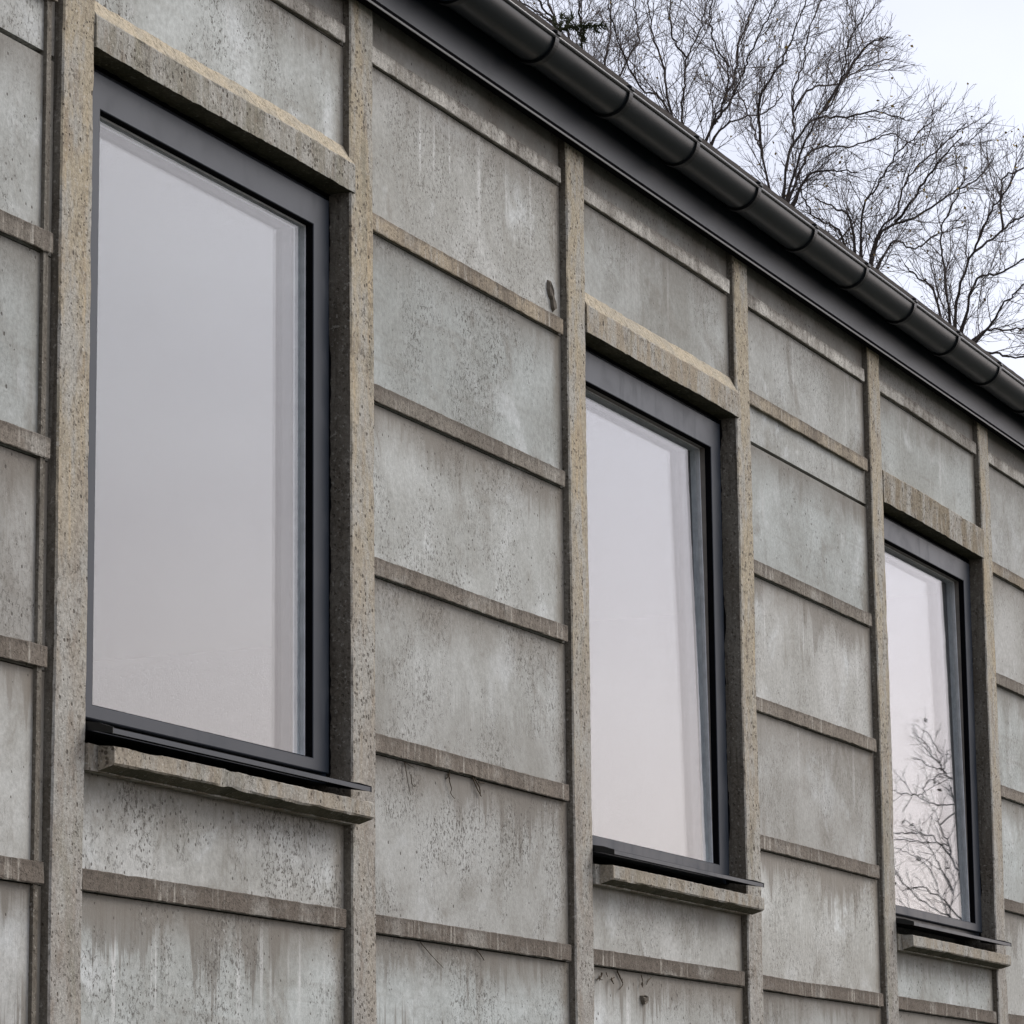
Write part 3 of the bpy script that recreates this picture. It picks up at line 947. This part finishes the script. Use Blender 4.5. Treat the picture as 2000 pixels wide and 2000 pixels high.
def sprout(tw, lv, pts, lvl, px, spec, rg):
    """side shoots along a branch, down to the twigs"""
    if lvl >= len(spec):
        return
    gap, ln, r0, r1, bend, ang, start = spec[lvl]
    seg = np.linalg.norm(np.diff(pts, axis=0), axis=1)
    cum = np.concatenate([[0], np.cumsum(seg)])
    L = cum[-1]
    s = L * start + rg.uniform(0, gap * px)
    last = lvl == len(spec) - 1
    while s < L:
        i = min(np.searchsorted(cum, s) - 1, len(seg) - 1)
        i = max(i, 0)
        u = (s - cum[i]) / seg[i]
        p = pts[i] * (1 - u) + pts[i + 1] * u
        d = (pts[i + 1] - pts[i]) / seg[i]
        perp = np.cross(d, rg.normal(size=3))
        perp /= np.linalg.norm(perp) + 1e-9
        a = math.radians(rg.uniform(ang - 16, ang + 16))
        dd = d * math.cos(a) + perp * math.sin(a)
        t = s / L
        l = ln * px * rg.uniform(0.45, 1.25) * (1.0 - 0.45 * t)
        q = wander(p, dd, l, 5 if lvl < 2 else 3, bend, rg, np.array((0, 0, 1.0)) + d)
        tw.tube(q, r0 * px * (1 - 0.3 * t), r1 * px, 4 if lvl == 0 else 3)
        if last and lv is not None and rg.random() < lv[1]:
            lv[0].leaf(q[-1], lv[2] * rg.uniform(0.6, 1.3), rg)
        sprout(tw, lv, q, lvl + 1, px, spec, rg)
        s += gap * px * rg.uniform(0.5, 1.5)


BARE = [(23, 145, 1.15, 0.62, 0.14, 38, 0.16), (15, 82, 0.62, 0.38, 0.17, 40, 0.05), (12, 36, 0.37, 0.25, 0.18, 42, 0.05)]


def px_tree(name, label, dist, limbs, base_px, spec, seed, leaf=None, mirror=None, r_limb=(3.0, 1.15), spread=0.5, bark='bark', leafname='buds', group=None, leaf_size=0.03, leaf_mat='bud', extra=0):
    """a leafless tree of real size standing `dist` metres away: its boughs follow the given lines in the plane of the
    crown, shifted towards or away from the viewer at random, and everything finer grows from them in three dimensions"""
    rg = np.random.default_rng(seed)
    px = dist / F
    tw = Twigs()
    bo = Twigs()
    lv = (Twigs(), leaf, leaf_size) if leaf else None

    def at(x, y, d):
        p = CAM + ray(x, y) * d
        if mirror:
            p = mirror(p)
        return np.array(p)
    fork = at(base_px[0], base_px[1] + (0 if mirror else 110), dist)
    foot = np.array((fork[0] + rg.normal() * 0.3, fork[1] + rg.normal() * 0.3, 0.0))
    root = bpy.data.objects.new(name, None)
    col.objects.link(root)
    root.location = foot
    tag(root, label, 'tree', group)
    trunk = Twigs()
    mid = foot * 0.5 + fork * 0.5 + np.array((rg.normal() * 0.2, rg.normal() * 0.2, 0))
    tp = smooth_line([foot - np.array((0, 0, .1)), foot * .75 + fork * .25 + np.array((0.05, 0, 0)), mid, fork], 16)
    trunk.tube(tp, 0.17 if mirror else 0.24, 0.03 if mirror else 0.06, 10)
    # lower boughs along the trunk
    hgt = fork[2]
    for q in range(8 if mirror else 26):
        u = rg.uniform(0.28, 0.93)
        i = min(int(u * 15), 14)
        p = tp[i] + (tp[i + 1] - tp[i]) * (u * 15 - i)
        az, ln = rg.uniform(0, 2 * math.pi), (0.9 if mirror else 2.1) * rg.uniform(0.6, 1.25) * (1.25 - 0.55 * u)
        if p[2] + ln * 0.62 > hgt + 0.25:
            ln = max(0.4, (hgt + 0.25 - p[2]) / 0.62)
        d = np.array((math.cos(az) * 0.85, math.sin(az) * 0.85, 0.5))
        low = wander(p, d, ln, 8, 0.10, rg, np.array((0, 0, 1.0)))
        bo.tube(low, (0.022 if mirror else 0.045) * rg.uniform(0.7, 1.2), r_limb[1] * px, 6)
        sprout(tw, None, low, 0, px, spec if mirror else [(60, 190, 1.5, 0.7, 0.14, 40, 0.2), (38, 90, 0.8, 0.4, 0.18, 42, 0.1)], rg)
    grown = []
    for li, lm in enumerate(limbs):
        n = len(lm)
        dep = rg.normal() * spread
        pts = []
        for i, (x, y) in enumerate(lm):
            pts.append(at(x, y, dist + dep * i / max(1, n - 1)))
        if abs(lm[0][0] - base_px[0]) + abs(lm[0][1] - base_px[1]) < 25:
            pts[0] = fork
        elif grown:
            near = np.concatenate(grown)
            pts[0] = near[np.argmin(np.linalg.norm(near - pts[0], axis=1))]
        cur = smooth_line(pts, 5 * n)
        cur[1:-1] += rg.normal(size=(len(cur) - 2, 3)) * px * 1.6
        sl_ = np.concatenate([[0], np.cumsum(np.linalg.norm(np.diff(cur, axis=0), axis=1))])
        rr_ = np.linspace(r_limb[0] * px * rg.uniform(0.75, 1.1), r_limb[1] * px, len(cur))
        if not mirror and abs(lm[0][0] - base_px[0]) + abs(lm[0][1] - base_px[1]) < 25:
            rr_ *= 1.0 + 2.6 * np.clip(1.0 - sl_ / (115 * px), 0, 1)
        grown.append(cur)
        bo.tube(cur, rr_, 0, 6)
        sprout(tw, lv, cur, 0, px, spec, rg)
    trunk.build('trunk', M['bough_bark'], root, foot)
    bo.build('boughs', M['bough_bark'], root, foot)
    tw.build('crown', M[bark], root, foot)
    if lv:
        lo = lv[0].build(leafname, M[leaf_mat], root, foot)
        if lo:
            lo['kind'] = 'stuff'
    return root


def zz3(pts):
    return [(1250 + x * 0.3882, y * 0.3882) for x, y in pts]


G_BACK = 'bare trees behind the roof'
px_tree('bare_tree', 'bare broad tree with forked dark limbs in the middle of the trees above the gutter', 30.0, [
    zz3([(690, 925), (740, 820), (775, 680), (770, 520), (780, 430), (830, 300), (850, 150), (900, 20)]),
    zz3([(690, 925), (800, 800), (890, 600), (960, 520), (1020, 380), (1050, 220), (1130, 60)]),
    zz3([(690, 925), (820, 830), (900, 745), (1060, 740), (1200, 690), (1300, 670)]),
    zz3([(690, 925), (620, 790), (580, 690), (540, 560), (480, 440), (440, 300)]),
    zz3([(780, 500), (860, 445), (990, 420), (1100, 350), (1270, 290)]),
    zz3([(760, 700), (880, 600), (1040, 590), (1180, 560), (1330, 600)]),
    zz3([(580, 690), (600, 520), (660, 400), (740, 260), (790, 120), (860, -60)]),
    zz3([(1020, 380), (1110, 260), (1200, 200), (1270, 190)]),
    zz3([(690, 925), (830, 900), (960, 860), (1100, 870)]),
], zz3([(690, 930)])[0], BARE, 11, 0.05, leafname='buds', group=G_BACK)
px_tree('bare_tree', 'bare tall tree with near vertical dark limbs behind the roof, left of the broad one', 34.0, [
    zz3([(250, 640), (215, 560), (225, 420), (230, 300), (300, 150), (340, 0)]),
    zz3([(250, 640), (360, 640), (430, 500), (440, 340), (380, 220), (350, 90), (380, -60)]),
    zz3([(360, 640), (450, 520), (520, 370), (560, 250), (640, 100), (700, -20)]),
    zz3([(250, 640), (140, 480), (110, 300), (60, 160), (40, 0)]),
    zz3([(250, 640), (120, 520), (20, 460), (-60, 330), (-120, 180), (-160, 20)]),
    zz3([(430, 500), (480, 380), (500, 200), (560, 60), (600, -60)]),
    zz3([(230, 300), (170, 200), (150, 80), (160, -40)]),
    zz3([(300, 640), (400, 660), (500, 600), (640, 560), (720, 470)]),
], zz3([(250, 640)])[0], BARE, 23, 0.04, leafname='buds', group=G_BACK)
px_tree('bare_tree', 'bare thin branched tree at the left end of the trees, beside the evergreen sprig', 38.0, [
    [(1150, 150), (1185, 115), (1192, 62), (1194, 0), (1200, -60)],
    [(1150, 150), (1120, 90), (1085, 40), (1068, -10), (1060, -60)],
    [(1150, 150), (1135, 60), (1130, 10), (1140, -60)],
    [(1150, 150), (1230, 110), (1248, 78), (1240, 20), (1250, -50)],
    [(1120, 90), (1060, 30), (1010, 0), (970, -50)],
    [(1085, 40), (1040, -10), (1000, -50)],
], (1150, 160), BARE, 37, 0.02, leafname='buds', group=G_BACK)
px_tree('bare_tree', 'smaller bare tree with one low bough reaching right, beyond the middle of the gutter', 31.0, [
    zz3([(1110, 1240), (1200, 1180), (1290, 1070), (1330, 930), (1420, 820), (1560, 700), (1640, 620)]),
    zz3([(1110, 1240), (1220, 1170), (1400, 1085), (1560, 980), (1700, 900), (1780, 790)]),
    zz3([(1110, 1240), (1060, 1120), (980, 1050), (880, 1000)]),
    zz3([(1110, 1240), (1120, 1080), (1180, 960), (1240, 860), (1320, 740), (1480, 600)]),
    zz3([(1290, 1070), (1400, 960), (1500, 820), (1620, 690)]),
    zz3([(1110, 1240), (1260, 1230), (1380, 1250), (1500, 1180), (1640, 1130)]),
    zz3([(1110, 1240), (1010, 1180), (900, 1110), (820, 990), (800, 880)]),
], zz3([(1110, 1250)])[0], BARE, 41, 0.05, leafname='buds', group=G_BACK)
px_tree('bare_tree', 'bare tree farthest right above the gutter, cut by the picture edge', 29.0, [
    zz3([(1580, 1590), (1600, 1480), (1690, 1240), (1760, 1080), (1850, 950), (1900, 840)]),
    zz3([(1580, 1590), (1680, 1430), (1800, 1380), (1940, 1300), (2060, 1280)]),
    zz3([(1580, 1590), (1540, 1400), (1510, 1250), (1530, 1120), (1600, 980), (1640, 860)]),
    zz3([(1700, 1250), (1830, 1150), (1932, 1080), (2050, 960)]),
    zz3([(1580, 1590), (1480, 1470), (1400, 1400), (1330, 1330)]),
    zz3([(1580, 1590), (1700, 1690), (1830, 1660), (1960, 1640), (2080, 1560)]),
    zz3([(1690, 1800), (1760, 1640), (1850, 1500), (1960, 1420)]),
    zz3([(1760, 1080), (1820, 920), (1920, 850), (2020, 800)]),
    zz3([(1690, 1800), (1800, 1780), (1900, 1800), (2050, 1750)]),
], zz3([(1580, 1600)])[0], BARE, 53, 0.05, leafname='buds', group=G_BACK)


def evergreen():
    """the top of a spruce: only one drooping side branch clears the roof"""
    rg = np.random.default_rng(5)
    D = 26.0
    px = D / F
    tip = np.array(CAM + ray(1183, 50) * D)
    mid_ = np.array(CAM + ray(1120, 52) * D)
    inn = np.array(CAM + ray(1072, 68) * D)
    axis_top = np.array(CAM + ray(1020, 68) * (D + 0.2))
    foot = np.array((axis_top[0], axis_top[1], 0.0))
    root = bpy.data.objects.new('evergreen_tree', None)
    col.objects.link(root)
    root.location = foot
    tag(root, 'dark evergreen tree with only one needled sprig showing above the gutter', 'tree')
    tr = Twigs()
    tr.tube(smooth_line([foot - np.array((0, 0, .1)), foot * .5 + axis_top * .5, axis_top], 12), 0.16, 0.02, 8)
    tr.build('trunk', M['bark'], root, foot)
    nd = Twigs()

    def spray(pts, ln, gap):
        seg = np.diff(pts, axis=0)
        for i in range(len(seg)):
            L = np.linalg.norm(seg[i])
            d = seg[i] / L
            for _ in range(max(1, int(L / gap))):
                p = pts[i] + seg[i] * rg.random()
                e = rg.normal(size=3)
                e -= d * (e @ d)
                e /= np.linalg.norm(e) + 1e-9
                q = p + (d * 0.8 + e * 0.9) * ln * rg.uniform(0.5, 1.1)
                nd.tube(np.array([p, (p + q) / 2 + np.array((0, 0, -0.004)), q]), 1.0 * px, 0.5 * px, 3)
    main = smooth_line([axis_top - np.array((0, 0, .1)), inn, mid_, tip], 14)
    nd.tube(main, 3.4 * px, 1.2 * px, 5)
    spray(main[4:], 11 * px, 0.55 * px)
    for a, b in (((1090, 62), (1098, 28)), ((1100, 58), (1118, 30)), ((1084, 64), (1080, 36)), ((1120, 54), (1142, 80)), ((1150, 48), (1168, 62)), ((1108, 60), (1106, 34)), ((1140, 52), (1135, 90))):
        sub = smooth_line([np.array(CAM + ray(*a) * D), np.array(CAM + ray((a[0] + b[0]) / 2 + 3, (a[1] + b[1]) / 2) * (D + 0.05)), np.array(CAM + ray(*b) * (D + 0.12))], 6)
        nd.tube(sub, 1.7 * px, 0.8 * px, 4)
        spray(sub, 9 * px, 0.6 * px)
    # whorls lower down, hidden by the roof from here
    for h in np.linspace(2.0, axis_top[2] - 0.5, 16):
        R = 0.25 + (axis_top[2] - h) * 0.28
        for k in range(7):
            a = rg.uniform(0, 2 * math.pi)
            p0 = np.array((foot[0], foot[1], h))
            p1 = p0 + np.array((math.cos(a) * R, math.sin(a) * R, -0.18 * R))
            b = smooth_line([p0, (p0 + p1) / 2 + np.array((0, 0, .05)), p1], 6)
            nd.tube(b, 0.02, 0.006, 4)
            for _ in range(int(110 * R)):
                t = rg.uniform(0.2, 1)
                i = min(int(t * 5), 4)
                p = b[i] + (b[i + 1] - b[i]) * rg.random()
                q = p + rg.normal(size=3) * 0.11 + np.array((0, 0, -0.07))
                nd.tube(np.array([p, q]), 0.010, 0.004, 3)
    nd.build('crown', M['needle'], root, foot)


evergreen()

# the tree on the street side, seen only as its reflection in the third window
a3 = math.radians(PANE_TILT[5])
pl_p = Vector((X(5.5), Y(0.034) + 0.0205, Z(-1.308 + FRAME_DZ[5])))
pl_n = Vector((0, -math.cos(a3), math.sin(a3))).normalized()


def mirror3(p):
    return p - 2.0 * (p - pl_p).dot(pl_n) * pl_n


def zc(pts):
    return [(1680 + x * 0.16563, 1350 + y * 0.16563) for x, y in pts]


def z9(pts):
    return [(1250 + x * 0.3882, 1250 + y * 0.3882) for x, y in pts]


FRONT = [(24, 74, 0.95, 0.5, 0.12, 40, 0.12), (15, 36, 0.55, 0.36, 0.14, 42, 0.1)]
px_tree('bare_tree', 'bare tree with a few withered leaves, mirrored in the rightmost tall window', 25.0, [
    z9([(1660, 1440), (1560, 1400), (1480, 1200), (1400, 1100), (1290, 1050)]),
    z9([(1660, 1440), (1560, 1400), (1600, 1200), (1640, 1100), (1660, 960)]),
    z9([(1560, 1400), (1400, 1300), (1290, 1180), (1200, 1150)]),
    z9([(1660, 1440), (1500, 1420), (1380, 1380), (1290, 1300)]),
    zc([(1200, 1850), (900, 1740), (640, 1680), (400, 1670)]),
    zc([(1300, 1830), (1040, 1800), (940, 1590), (870, 1370)]),
    zc([(1400, 1400), (1190, 1360), (920, 1330), (680, 1250), (480, 1040)]),
    zc([(680, 1250), (780, 1090), (960, 970)]),
    zc([(680, 1250), (500, 1210), (390, 1170), (300, 1140)]),
    zc([(1400, 1300), (1180, 1110), (1000, 960), (950, 840), (945, 730), (780, 470)]),
    zc([(1000, 960), (920, 830), (840, 760), (810, 650), (620, 490)]),
    zc([(960, 940), (800, 870), (630, 790)]),
    zc([(1130, 1350), (1090, 1200), (1050, 1080)]),
    zc([(1000, 900), (1020, 790), (1030, 700)]),
    z9([(1560, 1060), (1440, 1020), (1290, 1000)]),
    z9([(1640, 1250), (1500, 1120), (1420, 980), (1330, 900)]),
    z9([(1660, 1380), (1460, 1260), (1340, 1240), (1250, 1100)]),
], z9([(1700, 1520)])[0], FRONT, 71, 0.07, mirror=mirror3, r_limb=(1.8, 0.8), spread=0.25, leafname='leaves', leaf_size=0.05, leaf_mat='leaf')


# ------------------------------------------------------------------ dead bits of vine hanging under the ledges
def on_wall(x, y, yy):
    d = ray(x, y)
    t = (yy - CAM.y) / d.y
    return np.array(CAM + d * t)


def tendril(label, lines, leaves=(), yy=None, r=0.0016):
    rg = np.random.default_rng(len(label) + int(lines[0][0][0]))
    tw = Twigs()
    yw = Y(PY) - 0.006 if yy is None else yy
    org = on_wall(*lines[0][0], yw)
    for ln in lines:
        pts = [on_wall(x, y, yw + rg.uniform(-0.002, 0.002)) for x, y in ln]
        tw.tube(smooth_line(pts, 4 * len(pts)), r, r * 0.5, 5)
    for (x, y, s) in leaves:
        p = on_wall(x, y, yw - 0.003)
        for _ in range(3):
            n_ = 5
            d = np.array((rg.normal() * .5, rg.uniform(-.3, .0), -1.0 + rg.normal() * .3))
            d /= np.linalg.norm(d)
            pts = wander(p + rg.normal(size=3) * s * 0.12, d, s, 4, 0.25, rg, np.zeros(3))
            tw.tube(pts, s * 0.17, s * 0.05, 5)
    me_o = tw.build('dead_vine', M['stem'], None, org)
    me_o.location = org
    tag(me_o, label, 'dry vine', 'dry vine remains under the ledges')
    return me_o


def c6(p): return [(780 + x * .1139, 1440 + y * .1139) for x, y in p]
def c5(p): return [(1160 + x * .1035, 1850 + y * .1035) for x, y in p]
def r8(p): return [(650 + x * .3882, 1250 + y * .3882) for x, y in p]


tendril('thin curly dry vine strand hanging from the fifth ledge between the first two windows', [c6([(860, 560), (855, 680), (862, 760), (895, 880), (880, 945), (905, 1000), (950, 1052)])], [(*c6([(850, 640)])[0], 0.014)])
tendril('thick straight dry vine stub under the fifth ledge, right of the curly strand', [c6([(1250, 670), (1320, 850), (1405, 1012)]), c6([(1280, 690), (1370, 850), (1390, 1000)]), c6([(1360, 770), (1460, 790)])], r=0.0022)
tendril('forked dry vine strand under the fifth ledge near the post right of the first window', [c6([(90, 420), (120, 600), (150, 800), (190, 985)]), c6([(95, 420), (160, 470), (235, 512)]), c6([(200, 640), (215, 790), (260, 850)])], r=0.0013)
tendril('long slanting dry stem under the lowest ledge between the first two windows', [r8([(440, 1520), (500, 1590), (555, 1648)])], r=0.0013)
tendril('short hooked dry stem under the lowest ledge, right of the long slanting one', [r8([(725, 1560), (745, 1585), (762, 1612)])], r=0.0018)
tendril('dry leaf pressed into the corner of post and ledge under the middle window', [c5([(150, 480), (130, 560), (40, 620)])], [(*c5([(110, 560)])[0], 0.012)], r=0.003)
tendril('wide dry leaf on a stalk under the middle window, second from the post', [c5([(230, 480), (260, 560)]), c5([(385, 570), (320, 610)])], [(*c5([(330, 600)])[0], 0.014)])
tendril('bent dry leaf on a long stalk under the middle window, right of the wide leaf', [c5([(440, 450), (500, 580), (545, 700), (475, 800)])], r=0.0024)
tendril('dry curled leaf hanging above the round broken spot under the middle window', [c5([(890, 520), (920, 640), (900, 700)]), c5([(1080, 570), (1020, 640), (990, 710)])], [(*c5([(910, 660)])[0], 0.012)])
q = [c5([p])[0] for p in [(860, 910), (930, 900), (985, 930), (985, 1010), (950, 1075), (900, 1080), (875, 1000)]]
q = [on_wall(x, y, Y(PY)) for x, y in q]
chip_on(panels[(3, 7)], [(p[0] / S, (p[2] - Z0) / S) for p in q], 0.006, 9)
panels[(3, 7)].children[-1]['label'] = 'round dark broken spot under the ledge'
